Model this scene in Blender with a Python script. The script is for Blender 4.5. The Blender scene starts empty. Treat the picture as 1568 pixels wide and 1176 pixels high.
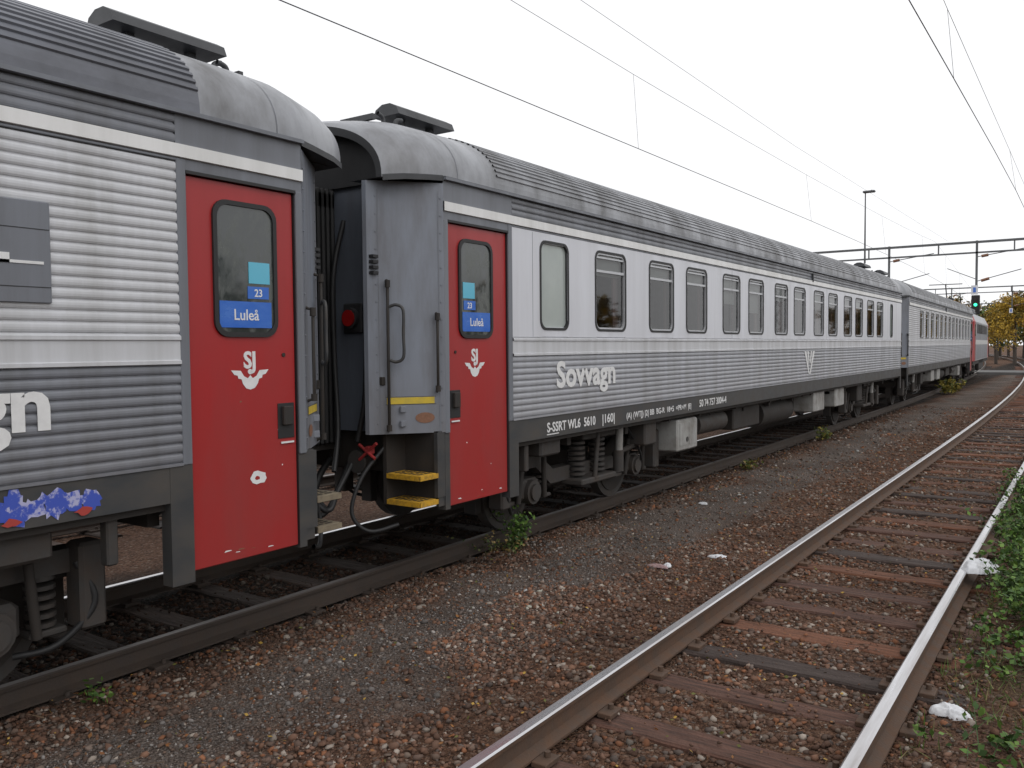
import bpy, math, random
import numpy as np
from mathutils import Vector, Matrix
from mathutils import noise as mn
random.seed(7); rng=np.random.default_rng(7)
scene=bpy.context.scene
R=math.radians

# ------------------------------------------------------------ materials
MATS={}
def mat(name,col,rough=0.5,metal=0.0,dirt=0.0,dscale=(3,3,3),dcol=None,bump=0.0,bscale=40,spec=0.5,attr=None,lo=.38,hi=.72,grime=0.0):
    m=bpy.data.materials.new(name); m.use_nodes=True
    nt=m.node_tree; N=nt.nodes; L=nt.links; b=N['Principled BSDF']
    b.inputs['Roughness'].default_value=rough; b.inputs['Metallic'].default_value=metal
    b.inputs['Specular IOR Level'].default_value=spec
    b.inputs['Base Color'].default_value=(*col,1)
    tc=N.new('ShaderNodeTexCoord')
    src=None
    if attr:
        a=N.new('ShaderNodeAttribute'); a.attribute_name=attr; src=a.outputs['Color']
        L.new(src,b.inputs['Base Color'])
    if dirt>0:
        mp=N.new('ShaderNodeMapping'); mp.inputs['Scale'].default_value=dscale
        nz=N.new('ShaderNodeTexNoise'); nz.inputs['Scale'].default_value=1; nz.inputs['Detail'].default_value=6; nz.inputs['Roughness'].default_value=0.65
        rp=N.new('ShaderNodeValToRGB'); rp.color_ramp.elements[0].position=lo; rp.color_ramp.elements[1].position=hi
        rp.color_ramp.elements[0].color=(0,0,0,1); rp.color_ramp.elements[1].color=(1,1,1,1)
        mt=N.new('ShaderNodeMath'); mt.operation='MULTIPLY'; mt.inputs[1].default_value=dirt
        mx=N.new('ShaderNodeMix'); mx.data_type='RGBA'
        L.new(tc.outputs['Object'],mp.inputs[0]); L.new(mp.outputs[0],nz.inputs['Vector']); L.new(nz.outputs[0],rp.inputs[0])
        L.new(rp.outputs[0],mt.inputs[0]); L.new(mt.outputs[0],mx.inputs[0])
        if src is not None: L.new(src,mx.inputs[6])
        else: mx.inputs[6].default_value=(*col,1)
        dc=dcol or tuple(c*0.45 for c in col)
        mx.inputs[7].default_value=(*dc,1)
        out=mx.outputs[2]
        if grime>0:
            # brake dust / road grime that thickens towards the lower edge (height above rail)
            sp=N.new('ShaderNodeSeparateXYZ'); L.new(tc.outputs['Object'],sp.inputs[0])
            mr=N.new('ShaderNodeMapRange'); mr.inputs[1].default_value=1.85; mr.inputs[2].default_value=.9; mr.inputs[3].default_value=.18; mr.inputs[4].default_value=1.0
            L.new(sp.outputs[2],mr.inputs[0])
            n4=N.new('ShaderNodeTexNoise'); n4.inputs['Scale'].default_value=2.2; n4.inputs['Detail'].default_value=7; L.new(tc.outputs['Object'],n4.inputs['Vector'])
            mm=N.new('ShaderNodeMath'); mm.operation='MULTIPLY'; L.new(mr.outputs[0],mm.inputs[0]); L.new(n4.outputs[0],mm.inputs[1])
            m3=N.new('ShaderNodeMath'); m3.operation='MULTIPLY'; m3.inputs[1].default_value=grime; L.new(mm.outputs[0],m3.inputs[0])
            m2=N.new('ShaderNodeMix'); m2.data_type='RGBA'; L.new(m3.outputs[0],m2.inputs[0]); L.new(out,m2.inputs[6]); m2.inputs[7].default_value=(.13,.105,.085,1); out=m2.outputs[2]
        L.new(out,b.inputs['Base Color'])
        ra=N.new('ShaderNodeMath'); ra.operation='MULTIPLY_ADD'; ra.inputs[1].default_value=.35; ra.inputs[2].default_value=rough
        L.new(mt.outputs[0],ra.inputs[0]); L.new(ra.outputs[0],b.inputs['Roughness'])
    if bump>0:
        nz2=N.new('ShaderNodeTexNoise'); nz2.inputs['Scale'].default_value=bscale; nz2.inputs['Detail'].default_value=4
        bp=N.new('ShaderNodeBump'); bp.inputs['Strength'].default_value=bump; bp.inputs['Distance'].default_value=0.01
        L.new(tc.outputs['Object'],nz2.inputs['Vector']); L.new(nz2.outputs[0],bp.inputs['Height']); L.new(bp.outputs[0],b.inputs['Normal'])
    MATS[name]=m
    return m
ST=(5,5,0.5)
mat('white_paint',(0.69,0.705,0.76),0.3,0,0.45,(4,3,.35),(0.48,0.48,0.50),grime=.35)
mat('white_ribs',(0.61,0.62,0.65),0.36,0,0.6,ST,(0.36,0.36,0.355),grime=.45)
mat('silver_ribs',(0.40,0.415,0.455),0.36,0.0,0.55,ST,(0.25,0.25,0.245),grime=.75)
mat('grey_ribs',(0.205,0.217,0.247),0.31,0,0.6,ST,(0.105,0.105,0.105),grime=.6)
mat('body_grey',(0.18,0.192,0.22),0.38,0,0.5,ST,(0.10,0.10,0.105))
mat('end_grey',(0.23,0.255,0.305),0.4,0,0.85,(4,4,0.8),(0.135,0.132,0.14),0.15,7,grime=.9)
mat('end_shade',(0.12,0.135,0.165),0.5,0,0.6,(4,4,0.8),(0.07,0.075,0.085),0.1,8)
mat('end_dark',(0.03,0.03,0.033),0.6,0,0.4,(4,4,1),(0.02,0.02,0.02))
mat('sill_grey',(0.045,0.047,0.05),0.45,0,0.6,(3,3,6),(0.09,0.075,0.06))
mat('roof_grey',(0.31,0.32,0.345),0.35,0.1,0.85,(1.6,2.6,1.2),(0.13,0.128,0.128),0.05,6)
mat('roof_ribs_dark',(0.155,0.163,0.19),0.30,0.15,0.7,(1.2,1.8,3),(0.065,0.065,0.07),0.05,6)
mat('roof_dark',(0.055,0.057,0.062),0.45,0.1,0.4,(3,3,3))
mat('stripe_white',(0.80,0.80,0.80),0.35,0,0.4,ST,(.5,.5,.47))
mat('door_red',(0.38,0.020,0.022),0.30,0,0.5,(3,3,.8),(0.26,0.022,0.022),0.05,4,grime=.28)
mat('rubber',(0.018,0.018,0.019),0.55)
mat('alu',(0.50,0.51,0.53),0.35,0.5)
mat('black_glass',(0.035,0.042,0.042),0.05,0,0.8,(5,5,3),(0.09,0.10,0.09),spec=0.9,lo=.45,hi=.6)
mat('under_dark',(0.026,0.023,0.021),0.7,0,0.5,(5,5,5),(0.05,0.037,0.028))
mat('bogie_grey',(0.045,0.042,0.040),0.65,0,0.6,(6,6,6),(0.065,0.045,0.033),0.3,20)
mat('equip_light',(0.36,0.36,0.35),0.5,0,0.8,(4,4,3),(0.14,0.12,0.10))
mat('yellow_step',(0.62,0.34,0.02),0.6,0,0.7,(25,25,25),(0.10,0.07,0.03))
mat('worn_step',(0.22,0.18,0.12),0.6,0,0.6,(12,12,12),(0.08,0.06,0.05))
mat('rust_red',(0.36,0.03,0.03),0.5,0,.5,(30,30,30),(.15,.03,.03))
mat('text_white',(0.78,0.78,0.78),0.4,0,.4,(12,12,12),(.5,.5,.5))
mat('label_yellow',(0.65,0.47,0.04),0.5,0,.4,(20,20,20),(.3,.25,.1))
mat('label_brown',(0.25,0.12,0.07),0.5,0,0.5,(40,40,40))
mat('screen_cyan',(0.12,0.48,0.65),0.15)
mat('screen_blue',(0.035,0.14,0.55),0.15,0,.5,(6,6,12),(.08,.22,.6))
mat('tail_red',(0.30,0.01,0.01),0.15)
mat('blind',(0.55,0.55,0.54),0.7)
mat('interior',(0.20,0.16,0.17),0.8,0,0.8,(1.4,1.4,1.4),(0.42,0.39,0.38))
mat('curtain',(0.30,0.18,0.18),0.9,0,.5,(2,9,1),(.45,.42,.40))
mat('frosted',(0.40,0.44,0.42),0.12,0,.4,(3,3,2),(.28,.32,.31))
mat('graffiti_blue',(0.05,0.09,0.45),0.5,0,1.0,(10,10,9),(0.42,0.42,0.62),lo=.50,hi=.56)
mat('rail_rust',(0.085,0.055,0.039),0.75,0.1,0.7,(8,8,8),(0.14,0.072,0.04),0.3,60)
mat('rail_rust_dark',(0.045,0.034,0.028),0.7,0.1,0.5,(8,8,8),(0.075,0.05,0.035),0.3,60)
mat('rail_top',(0.62,0.62,0.64),0.24,0.9,0.5,(18,.8,6),(0.30,0.25,0.22))
mat('dull_top',(0.12,0.10,0.09),0.4,0.5,0.4,(6,1,6),(0.06,0.045,0.04))
mat('sleeper',(0.1,0.05,0.03),0.85,0,0.9,(3,38,38),(0.022,0.017,0.015),1.0,45,attr='col')
mat('stone',(0.2,0.2,0.2),0.9,0,0.0,attr='col',spec=0.25)
mat('leafcol',(0.1,0.1,0.1),0.6,0,0,attr='col',spec=0.3)
mat('bark',(0.07,0.055,0.045),0.9,0,0.4,(3,3,3),(0.15,0.14,0.13))
mat('galv',(0.13,0.135,0.14),0.5,0.3,0.3,(2,2,2))
mat('wire',(0.05,0.05,0.055),0.5,0.3)
mat('plastic_white',(0.72,0.73,0.76),0.4,0,.5,(9,9,9),(.42,.41,.39),0.6,30)
mat('asphalt',(0.12,0.118,0.115),0.85,0,0.3,(2,2,2))
mat('signal_black',(0.01,0.01,0.01),0.5)
mat('graffiti_red',(0.38,0.05,0.04),0.5)
g=mat('signal_green',(0.02,0.8,0.3),0.4); g.node_tree.nodes['Principled BSDF'].inputs['Emission Color'].default_value=(0.05,1,0.45,1); g.node_tree.nodes['Principled BSDF'].inputs['Emission Strength'].default_value=2.0
m=bpy.data.materials.new('glass_pane'); m.use_nodes=True; nt=m.node_tree; nt.nodes.clear()
o=nt.nodes.new('ShaderNodeOutputMaterial'); mx=nt.nodes.new('ShaderNodeMixShader'); tr=nt.nodes.new('ShaderNodeBsdfTransparent'); gl=nt.nodes.new('ShaderNodeBsdfGlossy'); fr=nt.nodes.new('ShaderNodeFresnel')
tr.inputs[0].default_value=(0.72,0.75,0.75,1); gl.inputs['Roughness'].default_value=0.03; fr.inputs[0].default_value=1.7
nt.links.new(fr.outputs[0],mx.inputs[0]); nt.links.new(tr.outputs[0],mx.inputs[1]); nt.links.new(gl.outputs[0],mx.inputs[2]); nt.links.new(mx.outputs[0],o.inputs[0])
MATS['glass_pane']=m

# ------------------------------------------------------------ mesh builder
class MB:
    def __init__(s): s.v=[];s.f=[];s.m=[];s.sm=[];s.mats=[]
    def mi(s,n):
        if n not in s.mats: s.mats.append(n)
        return s.mats.index(n)
    def face(s,pts,mt,sm=False):
        b=len(s.v); s.v+= [tuple(p) for p in pts]; s.f.append(tuple(range(b,b+len(pts)))); s.m.append(s.mi(mt)); s.sm.append(sm)
    def box(s,x0,x1,y0,y1,z0,z1,mt,bev=0.0):
        if x0>x1:x0,x1=x1,x0
        if y0>y1:y0,y1=y1,y0
        b=len(s.v)
        if bev<=0:
            s.v+=[(x0,y0,z0),(x1,y0,z0),(x1,y1,z0),(x0,y1,z0),(x0,y0,z1),(x1,y0,z1),(x1,y1,z1),(x0,y1,z1)]
            fs=[(0,3,2,1),(4,5,6,7),(0,1,5,4),(1,2,6,5),(2,3,7,6),(3,0,4,7)]
        else:
            def ring(xa,xb,ya,yb,z,c): return [(xa+c,ya,z),(xb-c,ya,z),(xb,ya+c,z),(xb,yb-c,z),(xb-c,yb,z),(xa+c,yb,z),(xa,yb-c,z),(xa,ya+c,z)]
            e=bev
            s.v+=ring(x0+e,x1-e,y0+e,y1-e,z0,e*.5)+ring(x0,x1,y0,y1,z0+e,e)+ring(x0,x1,y0,y1,z1-e,e)+ring(x0+e,x1-e,y0+e,y1-e,z1,e*.5)
            fs=[tuple(range(7,-1,-1)),tuple(range(24,32))]
            for k in range(3):
                for i in range(8):
                    j=(i+1)%8; fs.append((k*8+i,k*8+j,(k+1)*8+j,(k+1)*8+i))
        for f in fs: s.f.append(tuple(b+i for i in f)); s.m.append(s.mi(mt)); s.sm.append(False)
    def cyl(s,p0,p1,r,mt,n=10,r1=None,caps=True):
        p0=Vector(p0);p1=Vector(p1);r1=r if r1 is None else r1
        d=(p1-p0); 
        if d.length<1e-6:return
        d.normalize(); a=Vector((0,0,1)) if abs(d.z)<.9 else Vector((1,0,0)); u=d.cross(a).normalized(); w=d.cross(u)
        b=len(s.v); rings=[]
        for p,rr in((p0,r),(p1,r1)):
            rg=[tuple(p+u*math.cos(2*math.pi*i/n)*rr+w*math.sin(2*math.pi*i/n)*rr) for i in range(n)]
            rings.append(rg); s.v+=rg
        for i in range(n):
            j=(i+1)%n; s.f.append((b+i,b+j,b+n+j,b+n+i)); s.m.append(s.mi(mt)); s.sm.append(True)
        if caps:
            s.face(rings[0][::-1],mt); s.face(rings[1],mt)
    def tube(s,pts,r,mt,n=8):
        P=[Vector(p) for p in pts]; b=len(s.v); u=None
        for i,p in enumerate(P):
            d=(P[min(i+1,len(P)-1)]-P[max(i-1,0)]); 
            if d.length<1e-7: d=Vector((0,0,1))
            d.normalize()
            if u is None:
                a=Vector((0,0,1)) if abs(d.z)<.9 else Vector((1,0,0)); u=d.cross(a).normalized()
            else:
                u=u-d*u.dot(d); u=u.normalized() if u.length>1e-6 else d.orthogonal().normalized()
            w=d.cross(u)
            for k in range(n):
                t=2*math.pi*k/n; s.v.append(tuple(p+u*math.cos(t)*r+w*math.sin(t)*r))
        for i in range(len(P)-1):
            for k in range(n):
                j=(k+1)%n; s.f.append((b+i*n+k,b+i*n+j,b+(i+1)*n+j,b+(i+1)*n+k)); s.m.append(s.mi(mt)); s.sm.append(True)
    def hose(s,pts,r,mt,n=8,k=6):
        P=[Vector(p) for p in pts]; P=[P[0]]+P+[P[-1]]; out=[]
        for i in range(1,len(P)-2):
            for q in range(k):
                t=q/k; a,b,c,d=P[i-1:i+3]
                out.append(.5*((2*b)+(-a+c)*t+(2*a-5*b+4*c-d)*t*t+(-a+3*b-3*c+d)*t**3))
        out.append(P[-1]); s.tube(out,r,mt,n)
    def strip(s,prof,y0,y1,mt,sm=False):
        for (xa,za),(xb,zb) in zip(prof[:-1],prof[1:]):
            s.face([(xa,y0,za),(xa,y1,za),(xb,y1,zb),(xb,y0,zb)],mt,sm)
    def obj(s,name,parent=None):
        me=bpy.data.meshes.new(name); me.from_pydata(s.v,[],s.f)
        for n in s.mats: me.materials.append(MATS[n])
        me.polygons.foreach_set('material_index',s.m); me.polygons.foreach_set('use_smooth',s.sm); me.update()
        o=bpy.data.objects.new(name,me); scene.collection.objects.link(o)
        if parent: o.parent=parent
        return o
def empty(name,loc=(0,0,0),rz=0):
    e=bpy.data.objects.new(name,None); e.location=loc; e.rotation_euler=(0,0,rz); scene.collection.objects.link(e); return e
def text(name,body,parent,loc,rot,size,mt,off=0.0,sx=1.0,align='LEFT',shear=0):
    c=bpy.data.curves.new(name,'FONT'); c.body=body; c.size=size; c.offset=off; c.extrude=0.0015; c.align_x=align; c.shear=shear
    c.materials.append(MATS[mt]); c.resolution_u=3
    o=bpy.data.objects.new(name,c); o.location=loc; o.rotation_euler=rot; o.scale=(sx,1,1); scene.collection.objects.link(o)
    if parent: o.parent=parent
    return o
def cx(Y): return -0.0006*max(0.0,Y-18.0)**2

# ------------------------------------------------------------ coach
W=1.53
def ribs(z0,z1,n,depth,base=W):
    pr=[]; p=(z1-z0)/n
    for k in range(n):
        for t,d in((0,0),(.06,0),(.12,.55),(.28,.9),(.5,1),(.72,.9),(.88,.55),(.94,0)):
            pr.append((base-depth+depth*d,z0+(k+t)*p))
    pr.append((base-depth,z1)); return pr
def rr(y0,y1,z0,z1,r,n=5):
    P=[]
    for (cy,cz,a0) in((y1-r,z1-r,0),(y0+r,z1-r,90),(y0+r,z0+r,180),(y1-r,z0+r,270)):
        for i in range(n+1):
            a=R(a0+90*i/n); P.append((cy+r*math.cos(a),cz+r*math.sin(a)))
    return P
def ringframe(mb,sg,y0,y1,z0,z1,w,ro,xf,xb,mt):
    o=rr(y0,y1,z0,z1,ro); i=rr(y0+w,y1-w,z0+w,z1-w,max(ro-w*.6,.02)); n=len(o)
    for k in range(n):
        j=(k+1)%n
        mb.face([(sg*xf,*o[k]),(sg*xf,*o[j]),(sg*xf,*i[j]),(sg*xf,*i[k])],mt)
        mb.face([(sg*xf,*i[k]),(sg*xf,*i[j]),(sg*xb,*i[j]),(sg*xb,*i[k])],mt)
        mb.face([(sg*xf,*o[k]),(sg*xf,*o[j]),(sg*(xf-.02),*o[j]),(sg*(xf-.02),*o[k])],mt)
    return i
def window(mb,sg,y0,y1,z0,z1,hop=True,frost=False):
    i=ringframe(mb,sg,y0,y1,z0,z1,.026,.10,W+.007,W-.03,'rubber')
    if hop:
        ringframe(mb,sg,y0+.026,y1-.026,z0+.026,z1-.026,.018,.08,W-.002,W-.03,'alu')
        zb=z1-.24
        mb.box(sg*(W-.03),sg*(W-.004),y0+.03,y1-.03,zb,zb+.028,'alu')
        mb.box(sg*(W-.03),sg*(W-.004),y0+.06,y1-.06,z1-.085,z1-.066,'alu')
        mb.face([(sg*(W-.07),y0,zb),(sg*(W-.07),y1,zb),(sg*(W-.07),y1,z1),(sg*(W-.07),y0,z1)],'blind')
    if frost: mb.face([(sg*(W-.022),*p) for p in i],'frosted')
    else: mb.face([(sg*(W-.022),*p) for p in i],'glass_pane')
    for a,cw in((y0,random.uniform(.05,.2)),(y1,-random.uniform(.05,.22))):
        mb.box(sg*(W-.12),sg*(W-.10),a,a+cw,z0-.05,z1+.05,'curtain')
    if random.random()<.4: 
        zb=z1-random.uniform(.25,.55); mb.face([(sg*(W-.09),y0,zb),(sg*(W-.09),y1,zb),(sg*(W-.09),y1,z1),(sg*(W-.09),y0,z1)],'blind')
def roofsec(w,z0,h,n=26,rib=False):
    P=[]
    for k in range(n+1):
        t=math.pi*k/n; c=math.cos(t); s_=math.sin(t); e=2/2.35
        P.append((w*math.copysign(abs(c)**e,c),z0+h*abs(s_)**e))
    return P
def bogie(mb,yc):
    for yy in(yc-1.22,yc+1.22):
        mb.cyl((-.95,yy,.44),(.95,yy,.44),.075,'under_dark',10)
        for sg in(1,-1):
            mb.cyl((sg*.68,yy,.44),(sg*.80,yy,.44),.44,'bogie_grey',28)
            mb.cyl((sg*.80,yy,.44),(sg*.815,yy,.44),.36,'under_dark',24)
            mb.cyl((sg*.85,yy,.44),(sg*1.17,yy,.44),.13,'bogie_grey',14)
            mb.box(sg*.88,sg*1.12,yy-.18,yy+.18,.36,.58,'bogie_grey',.03)
            mb.cyl((sg*1.17,yy,.44),(sg*1.2,yy,.44),.09,'bogie_grey',12)
            for dy in(-.34,.34):
                for q in range(6):
                    mb.cyl((sg*1.0,yy+dy,.38+q*.055),(sg*1.0,yy+dy,.405+q*.055),.085,'bogie_grey',12)
                mb.box(sg*.9,sg*1.1,yy+dy-.11,yy+dy+.11,.33,.37,'bogie_grey',.01)
                mb.cyl((sg*1.13,yy+dy*.75,.35),(sg*1.16,yy+dy*.6,.8),.03,'under_dark',8)
    for sg in(1,-1):
        prof=[(yc-1.75,.82),(yc-1.0,.82),(yc-.7,.62),(yc+.7,.62),(yc+1.0,.82),(yc+1.75,.82),(yc+1.75,.68),(yc+1.05,.68),(yc+.75,.46),(yc-.75,.46),(yc-1.05,.68),(yc-1.75,.68)]
        for k in range(len(prof)):
            a=prof[k];b=prof[(k+1)%len(prof)]
            mb.face([(sg*.93,*a),(sg*1.08,*a),(sg*1.08,*b),(sg*.93,*b)],'bogie_grey')
        mb.face([(sg*1.08,*p) for p in prof],'bogie_grey'); mb.face([(sg*.93,*p) for p in prof],'bogie_grey')
        for q in(-.24,.24):
            for t in range(7): mb.cyl((sg*1.12,yc+q,.50+t*.06),(sg*1.12,yc+q,.53+t*.06),.10,'bogie_grey',14)
        mb.box(sg*1.0,sg*1.3,yc-.42,yc+.42,.40,.47,'bogie_grey',.015)
        mb.box(sg*1.0,sg*1.3,yc-.4,yc+.4,.92,1.02,'under_dark',.01)
        mb.cyl((sg*1.28,yc-.1,.45),(sg*1.3,yc-.05,.98),.03,'bogie_grey',8)
        mb.cyl((sg*1.28,yc+.5,.46),(sg*1.3,yc+.5,1.0),.045,'equip_light',10); mb.cyl((sg*1.28,yc+.5,.46),(sg*1.28,yc+.5,.72),.065,'bogie_grey',10)
        mb.cyl((sg*1.22,yc+.5,.66),(sg*1.22,yc+1.25,.74),.035,'under_dark',8)
        mb.hose([(sg*1.15,yc-1.7,.75),(sg*1.2,yc-1.78,.5),(sg*1.12,yc-1.6,.28),(sg*1.0,yc-1.4,.24)],.02,'rubber')
        mb.hose([(sg*1.2,yc+.9,.95),(sg*1.25,yc+1.1,.7),(sg*1.2,yc+1.3,.5),(sg*1.12,yc+1.25,.45)],.016,'rubber')
        mb.box(sg*1.02,sg*1.2,yc-1.86,yc-1.7,.34,.86,'bogie_grey',.02)
        mb.box(sg*1.02,sg*1.2,yc+1.7,yc+1.86,.34,.86,'bogie_grey',.02)
        for yy in(yc-1.75,yc+1.75,yc-.75,yc+.75):
            mb.box(sg*.66,sg*.82,yy-.05,yy+.05,.25,.62,'under_dark',.01)
    mb.box(-1.0,1.0,yc-.25,yc+.25,.5,.78,'under_dark'); mb.box(-.95,.95,yc-1.75,yc-1.62,.62,.78,'under_dark'); mb.box(-.95,.95,yc+1.62,yc+1.75,.62,.78,'under_dark')

def coach(name,loc,rz,kind,wins,L=20.5,hood=(-.30,-1.12),dw=.948,over=0.0):
    E=empty(name,loc,rz)
    upper='white_paint' if kind=='flat' else 'white_ribs'
    lower='silver_ribs' if kind!='dark' else 'grey_ribs'
    roofm='roof_grey' if kind!='dark' else 'roof_ribs_dark'
    B=MB(); G=MB()
    z0w,z1w=2.155,3.05
    YB=dw+.072
    for sg in(1,-1):
        f=lambda pr:[(sg*x,z) for x,z in pr]
        B.box(sg*(W-.06),sg*(W-.004),YB,L,1.07,1.285,'sill_grey')
        B.strip(f([(W-.02,1.285),(W+.006,1.288),(W+.006,1.302),(W-.012,1.305)]),YB,L,lower)
        B.strip(f(ribs(1.305,1.90,10,.014)),YB,L,lower)
        B.strip(f([(W-.014,1.90),(W+.012,1.905),(W+.012,1.925),(W,1.93),(W,2.045),(W+.012,2.05),(W+.012,2.07),(W-.012,2.085)]),YB,L,'white_ribs')
        prof=ribs(2.085,3.12,17,.014) if kind!='flat' else [(W,2.085),(W,3.12)]
        y=YB
        for (a,b) in wins:
            B.strip(f(prof),y,a+.03,upper)
            B.strip(f([(W-.012,2.085),(W,2.09),(W,z0w+.03),(W-.06,z0w+.03)]),a+.03,b-.03,upper)
            B.strip(f([(W-.06,z1w-.03),(W,z1w-.03),(W,3.12)]),a+.03,b-.03,upper)
            for q in(a+.03,b-.03): B.face([(sg*W,q,z0w),(sg*W,q,z1w),(sg*(W-.06),q,z1w),(sg*(W-.06),q,z0w)],'rubber')
            window(G,sg,a,b,z0w,z1w,hop=(b-a)>.6 and kind!='dark',frost=(b-a)<.6)
            y=b-.03
        B.strip(f(prof),y,L,upper)
        if kind=='flat':
            for q in(YB+.35,6.9,12.4,17.9): B.box(sg*(W),sg*(W+.0015),q,q+.004,2.09,3.11,'body_grey')
        B.strip(f([(W,3.12),(W+.004,3.125),(W+.004,3.135),(W-.01,3.14)]),YB,L,'body_grey')
        B.strip(f([(W-.01,3.14),(W+.014,3.145),(W+.014,3.222),(W-.01,3.226)]),0.0,L,'stripe_white')
        B.strip(f(ribs(3.226,3.40,3,.014)),YB,L,'grey_ribs')
        B.strip(f([(W-.002,3.226),(W-.002,3.40)]),0,YB,'body_grey')
        B.strip(f([(W-.002,3.07),(W-.002,3.14)]),0,YB,'body_grey')
        B.box(sg*(W-.02),sg*(W+.035),0,L,3.40,3.425,'body_grey')
        B.box(sg*(W-.10),sg*(W+.003),0,.06,1.26,3.07,'body_grey',.004); B.box(sg*(W-.10),sg*(W-.01),0,.065,.60,1.26,'sill_grey')
        B.box(sg*(W-.10),sg*(W+.003),dw+.007,YB,1.29,3.14,'body_grey',.004); B.box(sg*(W-.10),sg*(W-.002),dw+.007,YB+.09,.56,1.29,'sill_grey')
        B.box(sg*(W-.04),sg*(W+.005),.06,dw+.007,3.055,3.075,'rubber')
        D=MB()
        D.box(sg*(W-.075),sg*(W-.025),.068,dw,.62,3.052,'door_red',.006)
        for q in(.060,dw+.001): D.box(sg*(W-.07),sg*(W-.012),q,q+.007,.62,3.05,'rubber')
        ringframe(D,sg,.22,.72,2.07,2.94,.03,.10,W-.008,W-.03,'rubber')
        ii2=rr(.24,.70,2.09,2.92,.08); D.face([(sg*(W-.02),*p) for p in ii2],'black_glass')
        D.box(sg*(W-.019),sg*(W-.016),.28,.45,2.42,2.56,'screen_cyan')
        D.box(sg*(W-.019),sg*(W-.016),.27,.68,2.13,2.30,'screen_blue')
        D.box(sg*(W-.019),sg*(W-.016),.29,.46,2.32,2.40,'screen_blue')
        D.box(sg*(W-.026),sg*(W-.018),.09,.23,1.38,1.62,'rubber',.002)
        D.box(sg*(W-.02),sg*(W+.012),.12,.20,1.47,1.60,'under_dark',.006)
        D.box(sg*(W-.02),sg*(W-.012),.10,.21,1.345,1.357,'text_white')
        D.cyl((sg*(W-.03),.17,1.95),(sg*(W-.018),.17,1.95),.014,'under_dark',10)
        for q in range(9):
            a=random.uniform(.1,.85); z=random.uniform(.64,.70) if q<5 else random.uniform(.8,1.7); l=random.uniform(.01,.06 if q<5 else .02)
            D.face([(sg*(W-.0243),a,z),(sg*(W-.0243),a+l,z+random.uniform(-.008,.008)),(sg*(W-.0243),a+l*.8,z+.007),(sg*(W-.0243),a+.1*l,z+.005)],'label_brown' if q%2 else 'stripe_white')
        yc=.45; zc=1.855
        wing=[(-.15,0),(-.075,-.004),(-.05,-.04),(-.02,-.055),(0,-.035),(.02,-.055),(.05,-.04),(.075,-.004),(.15,0),(.125,-.03),(.10,-.035),(.095,-.055),(.07,-.06),(.06,-.09),(.035,-.12),(0,-.13),(-.035,-.12),(-.06,-.09),(-.07,-.06),(-.095,-.055),(-.10,-.035),(-.125,-.03)]
        D.face([(sg*(W-.0225),yc+a,zc+b) for a,b in wing],'text_white')
        D.cyl((sg*(W-.03),yc,zc-.012),(sg*(W-.022),yc,zc-.012),.018,'text_white',12)
        D.obj('entrance_door',E)
        text('door_lettering','SJ',E,(sg*(W-.0235),yc,zc+.014),(R(90),0,R(90*sg)),.15,'text_white',.005,.95,'CENTER')
        text('display_text','Luleå',E,(sg*(W-.0155),.475,2.18),(R(90),0,R(90*sg)),.10,'text_white',.001,.95,'CENTER')
        text('display_number','23',E,(sg*(W-.0155),.375,2.335),(R(90),0,R(90*sg)),.07,'text_white',.001,.95,'CENTER')
        for e in(0,1):
            ys=(lambda q:-q) if e==0 else (lambda q:L+q)
            zt=3.37; zb=1.27
            pts=[(W,0.0),(1.155,.46),(1.12,.50),(1.08,.505),(1.06,.48),(1.05,.30)]
            for ip,((xa,qa),(xb,qb)) in enumerate(zip(pts[:-1],pts[1:])):
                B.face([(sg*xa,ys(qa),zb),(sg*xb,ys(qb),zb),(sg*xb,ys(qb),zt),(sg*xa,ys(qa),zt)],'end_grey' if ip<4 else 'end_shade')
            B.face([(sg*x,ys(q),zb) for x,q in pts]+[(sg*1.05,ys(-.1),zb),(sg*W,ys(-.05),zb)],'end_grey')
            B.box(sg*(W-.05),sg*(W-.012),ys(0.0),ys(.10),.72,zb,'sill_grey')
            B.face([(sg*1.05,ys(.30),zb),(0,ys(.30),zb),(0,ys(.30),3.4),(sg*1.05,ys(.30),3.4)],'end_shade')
            H=MB()
            def pp(t,o=.06):
                x=W+(1.155-W)*t; q=.46*t; nx,nq=.775,.632
                return sg*(x+nx*o),ys(q+nq*o)
            for (t,za,zb2,r) in((.12,1.62,2.28,.012),(.82,1.30,2.55,.013)):
                a=pp(t,.05);b0=pp(t,0)
                H.tube([(b0[0],b0[1],za),(a[0],a[1],za+.02),(a[0],a[1],zb2-.02),(b0[0],b0[1],zb2)],r,'under_dark')
                H.cyl((a[0],a[1],zb2-.06),(a[0],a[1],zb2),.022,'under_dark',8); H.cyl((a[0],a[1],za),(a[0],a[1],za+.05),.022,'under_dark',8)
            a=pp(.80,.055);c=pp(.62,.10)
            H.hose([(a[0],a[1],2.33),((a[0]+c[0])/2,(a[1]+c[1])/2,2.345),(c[0],c[1],2.30),(c[0],c[1],2.1),(c[0],c[1],1.92),((a[0]+c[0])/2,(a[1]+c[1])/2,1.875),(a[0],a[1],1.89)],.013,'sill_grey')
            for q in range(4): 
                a=pp(1.0,.0); H.box(a[0]-.02,a[0]+.03,a[1]-.03,a[1]+.03,2.60+q*.045,2.625+q*.045,'end_dark')
            def quad(t0,t1,za,zb2,mt):
                p=pp(t0,.004);q=pp(t1,.004); H.face([(p[0],p[1],za),(q[0],q[1],za),(q[0],q[1],zb2),(p[0],p[1],zb2)],mt)
            quad(.16,.84,1.52,1.575,'label_yellow'); quad(.14,.86,1.515,1.518,'end_dark'); quad(.14,.86,1.578,1.581,'end_dark')
            P=[]
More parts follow.
